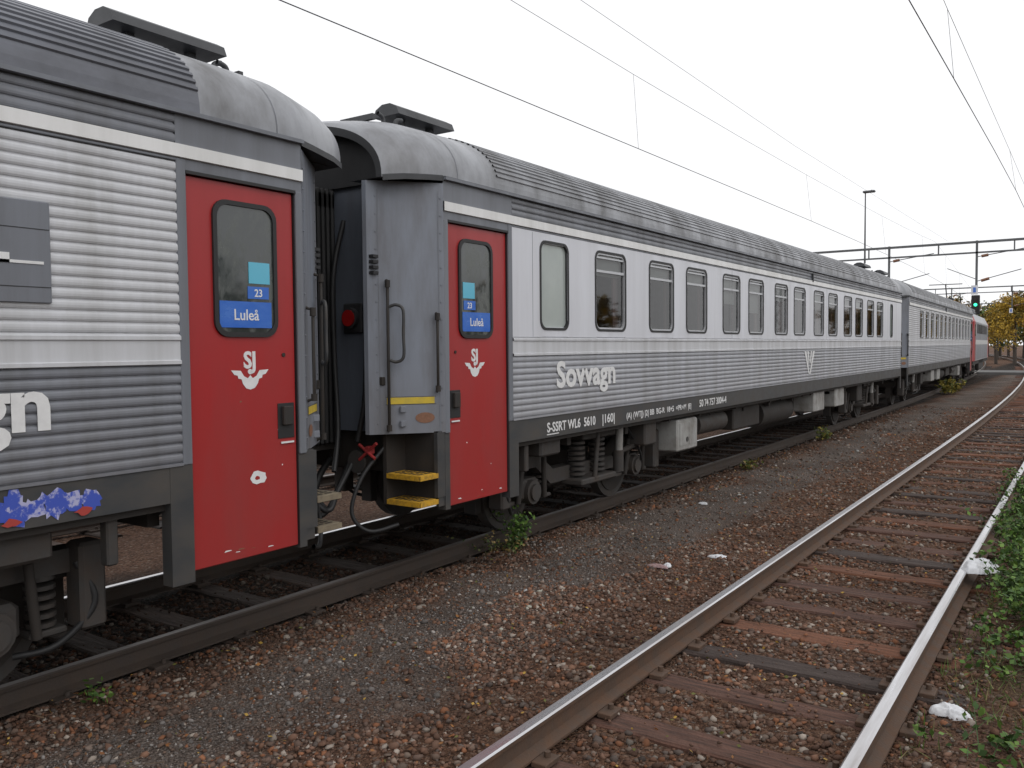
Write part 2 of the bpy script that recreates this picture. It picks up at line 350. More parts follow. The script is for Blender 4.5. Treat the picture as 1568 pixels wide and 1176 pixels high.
            for k2 in range(16):
                an=2*math.pi*k2/16; p=pp(.30+.14*math.cos(an),.005); P.append((p[0],p[1],1.40+.045*math.sin(an)))
            H.face(P,'label_brown')
            quad(.07,.085,1.28,3.3,'body_grey'); quad(.93,.94,1.28,3.3,'body_grey')
            for k2 in range(14):
                for tt in(.045,.965):
                    a=pp(tt,.0);b2=pp(tt,.006); H.cyl((a[0],a[1],1.36+k2*.145),(b2[0],b2[1],1.36+k2*.145),.008,'end_grey',6)
            for zz in(1.33,1.45): 
                a=pp(.62,.012); H.box(a[0]-.012,a[0]+.012,a[1]-.03,a[1]+.03,zz,zz+.05,'end_grey',.003)
            a=pp(.9,.0); H.box(a[0]-.02,a[0]+.02,a[1]-.02,a[1]+.02,1.68,1.75,'under_dark',.005)
            H.box(sg*.66,sg*.88,ys(.30),ys(.33),2.12,2.38,'end_dark',.01)
            H.cyl((sg*.77,ys(.33),2.25),(sg*.77,ys(.37),2.25),.09,'end_dark',18); H.cyl((sg*.77,ys(.37),2.25),(sg*.77,ys(.385),2.25),.07,'tail_red',18)
            H.hose([(sg*.98,ys(.30),3.2),(sg*1.0,ys(.38),2.9),(sg*.97,ys(.36),2.3),(sg*.98,ys(.40),1.6),(sg*.9,ys(.42),1.2)],.022,'rubber')
            H.hose([(sg*.66,ys(.30),3.1),(sg*.64,ys(.42),2.6),(sg*.62,ys(.40),1.9),(sg*.7,ys(.45),1.3),(sg*.8,ys(.6),.95)],.022,'rubber')
            if e==0:
                sm='yellow_step' if kind=='flat' else 'worn_step'
                for zz in(.92,.70):
                    H.box(sg*1.14,sg*1.52,ys(.10),ys(.33),zz-.035,zz,'under_dark',.006)
                    H.box(sg*1.15,sg*1.51,ys(.11),ys(.32),zz+.001,zz+.012,sm,.003)
                    H.box(sg*1.515,sg*1.525,ys(.10),ys(.33),zz-.03,zz+.01,sm); H.box(sg*1.15,sg*1.51,ys(.325),ys(.335),zz-.03,zz+.01,sm)
                    for q in range(6):
                        for w_ in range(2): H.box(sg*(1.20+q*.05),sg*(1.22+q*.05),ys(.14+.09*w_),ys(.20+.09*w_),zz+.0125,zz+.015,'under_dark')
                H.box(sg*1.10,sg*1.14,ys(.08),ys(.32),.66,1.28,'under_dark'); H.box(sg*1.14,sg*1.5,ys(.04),ys(.08),.66,1.28,'under_dark')
                H.box(sg*1.48,sg*1.51,ys(-.02),ys(.08),.64,1.28,'sill_grey')
            H.cyl((sg*.88,ys(.2),1.02),(sg*.88,ys(.40),1.02),.07,'under_dark',14); H.cyl((sg*.88,ys(.40),1.02),(sg*.88,ys(.42),1.02),.10,'bogie_grey',20)
            H.obj('end_fittings',E)
    for e in(0,1):
        ys=(lambda q:-q) if e==0 else (lambda q:L+q)
        for k in range(5):
            q=.30+k*.055
            for sg in(1,-1):
                B.box(sg*.42,sg*.56,ys(q),ys(q+.04),1.15,3.35,'rubber',.015)
            B.box(-.56,.56,ys(q),ys(q+.04),3.2,3.38,'rubber',.015)
        B.box(-.5,.5,ys(.3),ys(.55),1.1,1.2,'under_dark')
        B.box(-1.12,1.12,ys(.05),ys(.22),.92,1.26,'under_dark',.01)
        B.box(-.10,.10,ys(.2),ys(.56),.92,1.10,'bogie_grey',.02)
        if e==0:
            B.hose([(.35,ys(.2),1.0),(.4,ys(.40),.85),(.42,ys(.55),.55),(.38,ys(.66),.40)],.03,'rubber')
            B.hose([(.6,ys(.2),1.0),(.62,ys(.36),.8),(.6,ys(.5),.58),(.5,ys(.65),.5)],.025,'rubber')
            for k in(-1,1):
                B.box(k*.985,k*1.05,ys(.36),ys(.43),1.09,1.16,'rust_red',.01); B.cyl((k*.92,ys(.42),1.04),(k*1.12,ys(.42),1.19),.014,'rust_red'); B.cyl((k*.92,ys(.42),1.17),(k*1.10,ys(.42),1.06),.014,'rust_red')
                B.hose([(k*1.1,ys(.3),1.15),(k*1.02,ys(.5),.9),(k*1.0,ys(.6),.62),(k*1.1,ys(.5),.46),(k*1.25,ys(.3),.5)],.018,'rubber')
                B.hose([(k*.8,ys(.3),1.1),(k*.85,ys(.6),.8),(k*.9,ys(.75),.66),(k*.8,ys(.8),.7)],.022,'rubber')
    NR=44
    mid=[]
    base=roofsec(W,3.42,.66,NR)
    for k,(x,z) in enumerate(base):
        if 2<=k<=NR-3:
            x2,z2=base[k+1]
            nx,nz=(x)/W/W,(z-3.42)/.66/.66; l=math.hypot(nx,nz) or 1; nx/=l;nz/=l
            for t,h in((0,0),(.08,.013),(.45,.013),(.53,0)):
                mid.append((x+(x2-x)*t+nx*h,z+(z2-z)*t+nz*h))
        else: mid.append((x,z))
    B.strip(mid,.80,L-.80,roofm)
    for e in(0,1):
        ys=(lambda q:-q) if e==0 else (lambda q:L+q)
        secs=[(-.80,W,3.42,.66),(-.4,W,3.42,.655),(0,W-.003,3.42,.64),(.15,W-.04,3.41,.625),(.35+over*.6,W-.12,3.395,.60),(.47+over,W-.20,3.38,.575),(.50+over,W-.23,3.375,.55)]
        S=[[(x,ys(q),z) for x,z in roofsec(w,z0,h,40)] for q,w,z0,h in secs]
        b=len(B.v); mi=B.mi('roof_grey')
        for A in S: B.v+=A
        for a in range(len(S)-1):
            for k in range(40): B.f.append((b+a*41+k,b+a*41+k+1,b+(a+1)*41+k+1,b+(a+1)*41+k)); B.m.append(mi); B.sm.append(True)
        qq,ww,zz,hh_=(-.2,W-.001,3.42,.648)
        A=roofsec(ww+.003,zz,hh_+.003,40)
        for k in range(40): B.face([(A[k][0],ys(qq),A[k][1]),(A[k+1][0],ys(qq),A[k+1][1]),(A[k+1][0],ys(qq-.006),A[k+1][1]+.001),(A[k][0],ys(qq-.006),A[k][1]+.001)],'roof_ribs_dark')
        last=S[-1]; inn=[(x,ys(.49+over),z) for x,z in roofsec(W-.30,3.38,.48,40)]
        for k in range(40): B.face([last[k],last[k+1],inn[k+1],inn[k]],'roof_dark')
        deep=[(x,ys(.33),z) for x,z in roofsec(W-.30,3.38,.48,40)]
        for k in range(40): B.face([inn[k],inn[k+1],deep[k+1],deep[k]],'end_dark')
        B.face(deep,'end_dark')
        for sg in(1,-1):
            low=[(sg*w,ys(q),z0) for q,w,z0,h in secs[2:]]
            B.face(low+[(sg*.95,ys(.50+over),3.375),(sg*.95,ys(0),3.40)],'roof_dark')
            for a,b in zip(low[:-1],low[1:]):
                B.face([(a[0]+sg*.012,a[1],a[2]+.012),(b[0]+sg*.012,b[1],b[2]+.012),(b[0]+sg*.012,b[1],b[2]-.03),(a[0]+sg*.012,a[1],a[2]-.03)],'roof_dark')
                B.face([(a[0]+sg*.012,a[1],a[2]+.012),(b[0]+sg*.012,b[1],b[2]+.012),(b[0]-sg*.02,b[1],b[2]+.03),(a[0]-sg*.02,a[1],a[2]+.03)],'roof_dark')
        for sg in(1,-1):
            y0,y1=ys(hood[0]),ys(hood[1]) 
            xa=sg*.62
            for yq in(ys(hood[0]-.2),ys(hood[1]+.2)): B.box(xa-.03,xa+.03,yq-.03,yq+.03,3.95,4.17,'roof_dark')
            ya,yb=min(y0,y1),max(y0,y1)
            pr=[(xa-.16,4.14),(xa-.13,4.21),(xa-.05,4.25),(xa+.05,4.25),(xa+.13,4.21),(xa+.16,4.14)]
            B.strip(pr,ya,yb,'roof_dark'); B.strip([pr[0],pr[-1]],ya,yb,'roof_dark')
            for q in(ya,yb): B.face([(x,q,z) for x,z in pr],'roof_dark')
            B.box(xa-.2,xa+.2,ys(.05),ys(.09),4.0,4.05,'roof_dark')
            B.hose([(sg*.75,ys(-.12),3.9),(sg*.75,ys(-.12),4.05),(sg*.75,ys(-.05),4.09)],.02,'roof_dark')
            B.hose([(sg*.9,ys(-.12),3.85),(sg*.9,ys(-.12),4.0),(sg*.9,ys(-.2),4.03)],.02,'roof_dark')
    for sg in(1,-1):
        for q in range(3,int(L)-2,3):
            B.box(sg*1.12,sg*1.2,q-.25,q+.05,3.85,3.885,'roof_dark',.008)
        B.box(sg*(W-.01),sg*(W+.03),L*.55,L*.55+.04,3.2,3.36,'roof_dark')
    B.strip([(W-.02,3.435),(W+.025,3.43)],0,L,'body_grey')
    B.box(-W+.06,W-.06,.0,L,1.02,1.26,'under_dark')
    I=MB()
    I.box(-.55,-.50,1.1,L-.1,1.27,3.45,'interior'); I.box(.50,.55,1.1,L-.1,1.27,3.45,'interior')
    q=1.4
    while q<L-.5:
        for sg in(1,-1): I.box(sg*.56,sg*(W-.15),q,q+.06,1.27,3.4,'interior')
        q+=2.45
    I.box(-W+.08,W-.08,1.1,L-.1,3.36,3.40,'interior')
    I.box(-W+.1,W-.1,.98,1.05,1.27,3.4,'interior')
    I.obj('interior',E)
    U=MB()
    bogie(U,3.15); bogie(U,L-3.15)
    for sg in(1,-1):
        U.box(sg*.9,sg*1.0,5.2,L-5.2,.86,1.04,'under_dark')
        U.box(sg*1.1,sg*1.45,5.05,5.75,.55,.98,'equip_light',.02)
        U.box(sg*1.451,sg*1.457,5.12,5.40,.62,.93,'equip_light',.002); U.box(sg*1.451,sg*1.457,5.44,5.70,.62,.93,'equip_light',.002)
        U.cyl((sg*1.457,5.36,.70),(sg*1.465,5.36,.70),.035,'sill_grey',12)
        U.cyl((sg*1.2,6.1,.82),(sg*1.2,7.2,.82),.16,'bogie_grey',16)
        U.box(sg*.6,sg*1.3,7.6,8.9,.62,1.0,'under_dark',.02); U.cyl((sg*1.05,9.2,.75),(sg*1.05,11.0,.75),.23,'under_dark',18)
        U.box(sg*1.0,sg*1.42,11.9,12.7,.62,1.03,'equip_light',.02); U.box(sg*1.0,sg*1.42,13.6,14.4,.62,1.03,'equip_light',.02)
        U.cyl((sg*1.3,4.6,.98),(sg*1.3,9.8,.98),.02,'under_dark',6); U.cyl((sg*1.38,9.8,1.0),(sg*1.38,16,1.0),.018,'under_dark',6)
        for q in(4.85,5.9,7.4,9.1,11.1,11.7,13,14.6): U.box(sg*.9,sg*1.42,q,q+.05,.98,1.06,'under_dark')
        U.box(sg*1.36,sg*1.44,1.35,1.42,.75,1.06,'bogie_grey',.01)
        U.box(sg*1.2,sg*1.4,1.7,2.1,.85,1.05,'bogie_grey',.02)
        U.box(sg*1.15,sg*1.4,4.15,4.5,.72,1.05,'bogie_grey',.02); U.box(sg*1.0,sg*1.35,16.0,16.5,.6,1.03,'under_dark',.02)
    for q in np.arange(1,L,1.4): U.box(-1.3,1.3,q,q+.08,.90,1.02,'under_dark')
    U.box(-.25,.25,5,L-5,.55,1.0,'under_dark')
    U.obj('underframe_and_bogies',E)
    B.obj('body',E); G.obj('windows',E)
    return E

TX=-6.08
wn=[(1.50,2.06)]
cs=[3.0,4.37,5.52,6.88,8.01,9.35,10.47,11.80,12.9,14.2,15.28,16.5,17.6]
for c in cs: wn.append((c-.375,c+.375))
wn.append((18.9,19.25))
c2=coach('sleeping_coach',(TX,5.62,0),0,'flat',wn)
wn1=[(3.2,3.95),(5.0,5.75),(6.9,7.65),(8.8,9.55),(10.7,11.45),(12.6,13.35),(14.5,15.25),(16.4,17.15)]
c1=coach('passenger_coach',(TX,4.07,0),math.pi,'dark',wn1,hood=(-.02,-.90),dw=.905,over=.10)
Y3a=27.66;Y3b=48.1
a3=math.atan2(-(cx(Y3b)-cx(Y3a)),20.44)
wn3=[(1.6+i*1.32,1.6+i*1.32+.72) for i in range(13)]
c3=coach('passenger_coach',(TX+cx(Y3b),Y3b,0),math.pi+a3,'ribbed',wn3)

RX=(R(90),0,R(90))
text('name_lettering','Sovvagn',c2,(W+.004,1.80,1.575),RX,.37,'text_white',.011,1.09)
text('class_number','S-SSRT WL6  5610',c2,(W-.001,1.62,1.125),RX,.135,'text_white',.0028,.96)
text('class_number_box','|160|',c2,(W-.001,2.78,1.125),RX,.14,'text_white',.002,1.1)
text('spec_text','(A) (WTJ) |2| BB  BG-R  18+5  =PR=M  |E|',c2,(W-.001,3.38,1.13),RX,.10,'text_white',.001,1.12)
text('serial_number','50 74 757 3004-4',c2,(W-.001,5.62,1.13),RX,.14,'text_white',.002,1.05)
u=MB(); u.box(W-.004,W-.0005,1.62,1.85,1.095,1.105,'text_white'); u.obj('class_number_underline',c2)
mbv=MB()
yv=11.15
for sgn in(1,-1):
    mbv.face([(W+.004,yv+sgn*.36,1.86),(W+.004,yv+sgn*.22,1.86),(W+.004,yv,1.42),(W+.004,yv+sgn*.07,1.42)],'text_white')
    mbv.face([(W+.004,yv+sgn*.17,1.86),(W+.004,yv+sgn*.07,1.86),(W+.004,yv+sgn*.015,1.68),(W+.004,yv+sgn*.06,1.60)],'text_white')
mbv.obj('company_emblem',c2)
RXm=(R(90),0,R(-90))
text('name_lettering','Sovvagn',c1,(-W-.004,1.75,1.585),RXm,.40,'text_white',.012,1.12,'RIGHT')
pl=MB()
pl.box(-W-.016,-W+.01,1.74,2.6,2.24,2.765,'body_grey',.004)
pl.box(-W-.020,-W-.016,1.78,2.02,2.44,2.455,'text_white'); pl.box(-W-.020,-W-.016,1.95,2.02,2.44,2.49,'text_white')
for z in(2.32,2.62): pl.box(-W-.018,-W-.0162,1.745,2.6,z,z+.004,'rubber')
st=[(.40+.075*math.cos(t)*random.uniform(.75,1),1.14+.055*math.sin(t)*random.uniform(.6,1)) for t in np.linspace(0,6.0,13)]
pl.face([(-W+.0225,a,b) for a,b in st],'text_white')
pl.face([(-W+.0215,.41+(a-.40)*.3,1.135+(b-1.135)*.3) for a,b in st],'door_red')
for i in range(12):
    yb=1.56+i*.10; P=[]
    h=random.uniform(.045,.10)
    for t in np.linspace(0,2*math.pi,18,endpoint=False):
        r=random.uniform(.7,1.2); P.append((yb+.06*math.copysign(abs(math.cos(t))**.6,math.cos(t))*r,1.175+random.uniform(-.01,.01)+h*math.copysign(abs(math.sin(t))**.6,math.sin(t))*r))
    pl.face([(-W+.002-.0006*i,a,min(max(b,1.078+.01*random.random()),1.30+.02*random.random())) for a,b in P],'graffiti_blue')
for yb in(1.60,1.98,2.25):
    P=[(-W-.0075,yb+.05*math.cos(t)*random.uniform(.5,1.2),1.115+.025*math.sin(t)*random.uniform(.6,1.2)) for t in np.linspace(0,6,10)]
    pl.face(P,'graffiti_red')
pl.obj('side_panel_and_stickers',c1)

# ------------------------------------------------------------ locomotive
LE=empty('locomotive',(TX+cx(56),56.2,0),math.atan2(-(cx(62)-cx(50)),12))
lb=MB()
hl=6.9
prof=[(-1.5,1.05),(-1.5,3.1),(-1.3,3.55),(-.6,3.8),(.6,3.8),(1.3,3.55),(1.5,3.1),(1.5,1.05)]
secs=[(-hl-.35,.93,2.2),(-hl,1,3.1),(-hl+.9,1,3.8),(hl-.9,1,3.8),(hl,1,3.1),(hl+.35,.93,2.2)]
def lsec(y,w,zt): return [(x*w,y,min(z,zt) if z>2 else z) for x,z in prof]
for (a,b,mt) in zip(secs[:-1],secs[1:],['door_red','door_red','silver_ribs','door_red','door_red']):
    A=lsec(*a);C=lsec(*b)
    for k in range(len(A)-1): lb.face([A[k],A[k+1],C[k+1],C[k]],mt)
for e in(0,-1): lb.face(lsec(*secs[e]),'door_red')
for sg in(1,-1):
    lb.strip([(sg*1.505,1.9),(sg*1.505,2.15)],-hl+.9,hl-.9,'stripe_white')
    for q in range(6): 
        lb.box(sg*1.5,sg*1.52,-4.6+q*1.6,-3.6+q*1.6,2.5,3.0,'under_dark',.01)
    for q in(-hl+.35,hl-.95): lb.box(sg*1.5,sg*1.515,q,q+.6,2.35,2.95,'black_glass',.005)
    for q in(-1,1):
        lb.box(sg*.15,sg*1.25,q*(hl+.12)-.04,q*(hl+.12)+.04,2.3,2.95,'black_glass')
        lb.cyl((sg*.88,q*(hl+.3),1.02),(sg*.88,q*(hl+.75),1.02),.2,'under_dark',14)
    lb.box(sg*1.3,sg*1.45,-2,2,.5,1.05,'under_dark',.02)
    for q in range(14): lb.box(sg*1.5,sg*1.512,-hl+1+q*.85,-hl+1.04+q*.85,1.1,3.05,'body_grey')
lb.box(-1.45,1.45,-hl,hl,.85,1.05,'under_dark')
bogie(lb,-3.9); bogie(lb,3.9)
for q in(-4.2,-1.2,1.8): lb.box(-.9,.9,q,q+2,3.8,4.05,'body_grey',.04)
for q in(-4.8,4.8):
    lb.tube([(0,q-.9,4.1),(0,q+.5,4.35),(0,q-.4,5.15)],.03,'wire'); lb.box(-.8,.8,q-.45,q-.35,5.12,5.16,'wire')
    for sx in(-.5,.5): lb.cyl((sx,q,3.8),(sx,q,4.15),.06,'under_dark')
lb.obj('body',LE)

# ------------------------------------------------------------ ground height
GZ=-.20
XR=-1.68
def sstep(a,b,x): t=min(1,max(0,(x-a)/(b-a))); return t*t*(3-2*t)
def gh(x,y):
    if not(-10<=x<4 and -2<=y<60): return GZ
    z=GZ+.020*mn.noise(Vector((x*1.3,y*1.3,0)))+.012*mn.noise(Vector((x*5,y*5,3)))
    z+=.025*sstep(-4.9,-4.6,x)*(1-sstep(-3.5,-3.2,x))
    z+=.045*sstep(-5.25,-5.15,x)*(1-sstep(-4.8,-4.5,x))
    z+=.045*(sstep(-3.4,-3.0,x)*(1-sstep(-2.56,-2.48,x)))
    z+=(.004+.026*mn.noise(Vector((x*2.6,y*2.1,9))))*(sstep(-2.40,-2.25,x)*(1-sstep(-1.12,-.98,x)))
    z+=.05*sstep(-.85,-.4,x)
    return z
# ------------------------------------------------------------ tracks
def track(name,xc,Y0,Y1,tops,sl0,pal,rust='rail_rust'):
    T=empty(name)
    Ys=list(np.arange(Y0,40,4.0))+list(np.arange(40,Y1,6.0))
    rp=[(-.07,-.155),(-.07,-.142),(-.012,-.12),(-.009,-.04),(-.034,-.03),(-.036,-.008),(-.026,0),(.026,0),(.036,-.008),(.034,-.03),(.009,-.04),(.012,-.12),(.07,-.142),(.07,-.155)]
    m=MB()
    for ofs,top in zip((-.7525,.7525),tops):
        for ya,yb in zip(Ys[:-1],Ys[1:]):
            for k in range(len(rp)-1):
                mt=top if k in(5,6,7) else rust
                a=rp[k];b=rp[k+1]; xa=xc+ofs+cx(ya); xb=xc+ofs+cx(yb)
                m.face([(xa+a[0],ya,a[1]),(xb+a[0],yb,a[1]),(xb+b[0],yb,b[1]),(xa+b[0],ya,b[1])],mt)
    m.obj('rails',T)
    s=MB(); cols=[]
    y=sl0
    while y<min(Y1,90):
        j=random.uniform(-.03,.03); x=xc+cx(y)+random.uniform(-.06,.06); z=-.172+random.uniform(-.012,.008); a=random.uniform(-.022,.022)
        n0=len(s.v); hw=random.uniform(.10,.13)
        NX=26
        ring=[(-hw,-.16),(-hw,-.012),(-hw+.014,0),(-hw*.35,0),(hw*.3,0),(hw-.014,0),(hw,-.012),(hw,-.16)]
        for ii in range(NX+1):
            xx=-1.3+2.6*ii/NX
            for (yy,zz) in ring:
                e1=mn.noise(Vector((xx*5,yy*20,y*3))); e2=mn.noise(Vector((xx*9,yy*30,y*3+5)))
                top_=zz>-.05
                px=xx; py=yy+(.011*e1 if abs(yy)>hw*.6 else 0); pz=zz+(.008*e2 if top_ else 0)
                s.v.append((x+px-a*py,y+j+py+a*px,z+pz))
        nr=len(ring); mi=s.mi('sleeper')
        for ii in range(NX):
            for k in range(nr-1): s.f.append((n0+ii*nr+k,n0+(ii+1)*nr+k,n0+(ii+1)*nr+k+1,n0+ii*nr+k+1)); s.m.append(mi); s.sm.append(False)
        for ii in(0,NX): s.f.append(tuple(n0+ii*nr+k for k in range(nr))); s.m.append(mi); s.sm.append(False)
        t=random.random(); c=pal[0] if t<.4 else (pal[1] if t<.72 else pal[2])
        k_=random.uniform(.75,1.2)
        cols+= [tuple(q*k_ for q in c)]*(len(s.v)-n0)
        if 0<y<30:
            n1=len(s.v)
            for ofs in(-.7525,.7525):
                for q in(-.115,.115):
                    s.box(xc+cx(y)+ofs+q-.045,xc+cx(y)+ofs+q+.045,y+j-.07,y+j+.07,-.175,-.145,rust,.004)
                    s.cyl((xc+cx(y)+ofs+q,y+j+.02,-.15),(xc+cx(y)+ofs+q,y+j+.02,-.115),.018,rust,6)
            cols+=[(.1,.05,.03)]*(len(s.v)-n1)
        y+=.68
    o=s.obj('sleepers',T)
    ca=o.data.color_attributes.new('col','FLOAT_COLOR','POINT')
    arr=np.ones((len(s.v),4),dtype=np.float32); arr[:,:3]=np.array(cols); ca.data.foreach_set('color',arr.ravel())
P1=((.18,.072,.037),(.12,.058,.040),(.065,.045,.038)); P2=((.055,.038,.03),(.07,.045,.033),(.035,.03,.028))
track('railway_track',XR,-30,260,('rail_top','rail_top'),5.03-.68*9,P1)
track('railway_track',TX,-30,260,('rail_top','dull_top'),4.7-.68*9,P2,'rail_rust_dark')
track('railway_track',TX-4.6,-30,260,('dull_top','dull_top'),4.8-.68*9,P2,'rail_rust_dark')

# ------------------------------------------------------------ ground
xs=np.concatenate([[-400,-200,-100,-50,-30,-20,-15,-12],np.arange(-10,4,.12),[5,7,10,15,25,50,100,200,400]])
ysg=np.concatenate([[-300,-100,-50,-20,-10,-5],np.arange(-2,22,.12),np.arange(22,60,1.0),[65,75,90,120,160,220,320,500,800]])
nx,ny=len(xs),len(ysg); V=[];F=[]
for yq in ysg:
    for xq in xs: V.append((xq,yq,gh(xq,yq)))
for j in range(ny-1):
    for i in range(nx-1): a=j*nx+i; F.append((a,a+1,a+nx+1,a+nx))
me=bpy.data.meshes.new('ground'); me.from_pydata(V,[],F); me.polygons.foreach_set('use_smooth',[True]*len(F))
go=bpy.data.objects.new('ground',me); scene.collection.objects.link(go)
gm=bpy.data.materials.new('ground_gravel'); gm.use_nodes=True; nt=gm.node_tree;N=nt.nodes;Lk=nt.links;b=N['Principled BSDF']; b.inputs['Roughness'].default_value=.95; b.inputs['Specular IOR Level'].default_value=.15
tc=N.new('ShaderNodeTexCoord'); sep=N.new('ShaderNodeSeparateXYZ'); Lk.new(tc.outputs['Object'],sep.inputs[0])
n1=N.new('ShaderNodeTexNoise'); n1.inputs['Scale'].default_value=1.1; n1.inputs['Detail'].default_value=5; Lk.new(tc.outputs['Object'],n1.inputs['Vector'])
def math_(op,a,bv,c=None):
    n=N.new('ShaderNodeMath'); n.operation=op
    for i,q in enumerate((a,bv,c)):
        if q is None: continue
        if isinstance(q,(int,float)): n.inputs[i].default_value=q
        else: Lk.new(q,n.inputs[i])
    return n.outputs[0]
def mrange(inp,a,b_,c=0,d=1):
    n=N.new('ShaderNodeMapRange'); n.inputs[1].default_value=a; n.inputs[2].default_value=b_; n.inputs[3].default_value=c; n.inputs[4].default_value=d; Lk.new(inp,n.inputs[0]); return n.outputs[0]
xw=math_('ADD',sep.outputs[0],math_('MULTIPLY',math_('SUBTRACT',n1.outputs[0],.5),1.9))
d=math_('ABSOLUTE',math_('ADD',xw,4.15),0)
mr=mrange(d,.30,.85,.8,0)
mg=mrange(xw,-.7,.3)
mo=mrange(math_('ABSOLUTE',math_('ADD',xw,6.3),0),.8,1.4,1,0)  # mask for the shade painted into the ground under the train
vo=N.new('ShaderNodeTexVoronoi'); vo.inputs['Scale'].default_value=42; Lk.new(tc.outputs['Object'],vo.inputs['Vector'])
vo2=N.new('ShaderNodeTexVoronoi'); vo2.inputs['Scale'].default_value=110; Lk.new(tc.outputs['Object'],vo2.inputs['Vector'])
def ramp(inp,els):
    r=N.new('ShaderNodeValToRGB'); e=r.color_ramp.elements
    e[0].position=els[0][0]; e[0].color=(*els[0][1],1); e[1].position=els[-1][0]; e[1].color=(*els[-1][1],1)
    for p,c in els[1:-1]: q=e.new(p); q.color=(*c,1)
    Lk.new(inp,r.inputs[0]); return r.outputs[0]
s1=N.new('ShaderNodeSeparateColor'); Lk.new(vo.outputs['Color'],s1.inputs[0]); s2=N.new('ShaderNodeSeparateColor'); Lk.new(vo2.outputs['Color'],s2.inputs[0])
brown=ramp(s1.outputs[0],[(0,(.062,.036,.025)),(.35,(.115,.066,.045)),(.7,(.16,.094,.063)),(.95,(.175,.124,.097)),(1,(.26,.215,.18))])
grey=ramp(s2.outputs[0],[(0,(.08,.07,.065)),(.5,(.15,.133,.123)),(.88,(.20,.18,.166)),(1,(.34,.315,.30))])
soil=ramp(s2.outputs[1],[(0,(.04,.028,.018)),(.6,(.085,.06,.038)),(.8,(.06,.065,.025)),(1,(.13,.09,.05))])
under_shade=ramp(s1.outputs[1],[(0,(.014,.012,.011)),(.7,(.036,.028,.024)),(1,(.07,.056,.047))])  # near-black ballast colours that paint in the shade under the train
def mix(f,a,bb):
    n=N.new('ShaderNodeMix'); n.data_type='RGBA'; Lk.new(f,n.inputs[0]); Lk.new(a,n.inputs[6]); Lk.new(bb,n.inputs[7]); return n.outputs[2]
c=mix(mr,brown,grey); c=mix(mg,c,soil); c=mix(mo,c,under_shade)
n3=N.new('ShaderNodeTexNoise'); n3.inputs['Scale'].default_value=.8; n3.inputs['Detail'].default_value=6
Lk.new(tc.outputs['Object'],n3.inputs['Vector'])
vv=N.new('ShaderNodeMix'); vv.data_type='RGBA'; vv.blend_type='MULTIPLY'; vv.inputs[0].default_value=.9
Lk.new(c,vv.inputs[6]); Lk.new(ramp(n3.outputs[0],[(.3,(.65,.60,.56)),(.7,(1.2,1.14,1.08))]),vv.inputs[7])
Lk.new(vv.outputs[2],b.inputs['Base Color'])
bp=N.new('ShaderNodeBump'); bp.inputs['Strength'].default_value=1; bp.inputs['Distance'].default_value=.028; bp.invert=True
Lk.new(vo.outputs['Distance'],bp.inputs['Height'])
bp2=N.new('ShaderNodeBump'); bp2.inputs['Strength'].default_value=.8; bp2.inputs['Distance'].default_value=.008; bp2.invert=True
Lk.new(vo2.outputs['Distance'],bp2.inputs['Height']); Lk.new(bp.outputs[0],bp2.inputs['Normal']); Lk.new(bp2.outputs[0],b.inputs['Normal'])
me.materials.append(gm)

# ------------------------------------------------------------ scattered stones (one object)
t=(1+5**.5)/2
ico=np.array([(-1,t,0),(1,t,0),(-1,-t,0),(1,-t,0),(0,-1,t),(0,1,t),(0,-1,-t),(0,1,-t),(t,0,-1),(t,0,1),(-t,0,-1),(-t,0,1)])/math.hypot(1,t)
icf=np.array([(0,11,5),(0,5,1),(0,1,7),(0,7,10),(0,10,11),(1,5,9),(5,11,4),(11,10,2),(10,7,6),(7,1,8),(3,9,4),(3,4,2),(3,2,6),(3,6,8),(3,8,9),(4,9,5),(2,4,11),(6,2,10),(8,6,7),(9,8,1)])
PX=[];PY=[];PS=[];PC=[];PZ=[]
brownp=np.array([(.07,.04,.028),(.10,.056,.039),(.135,.074,.049),(.12,.082,.063),(.09,.06,.047),(.14,.105,.083),(.085,.067,.058),(.155,.068,.036),(.11,.06,.04),(.12,.07,.049),(.095,.053,.036),(.23,.195,.165)])*1.2
greyp=np.array([(.09,.08,.075),(.125,.112,.105),(.165,.148,.138),(.13,.098,.08),(.14,.125,.115),(.26,.24,.225)])*1.08
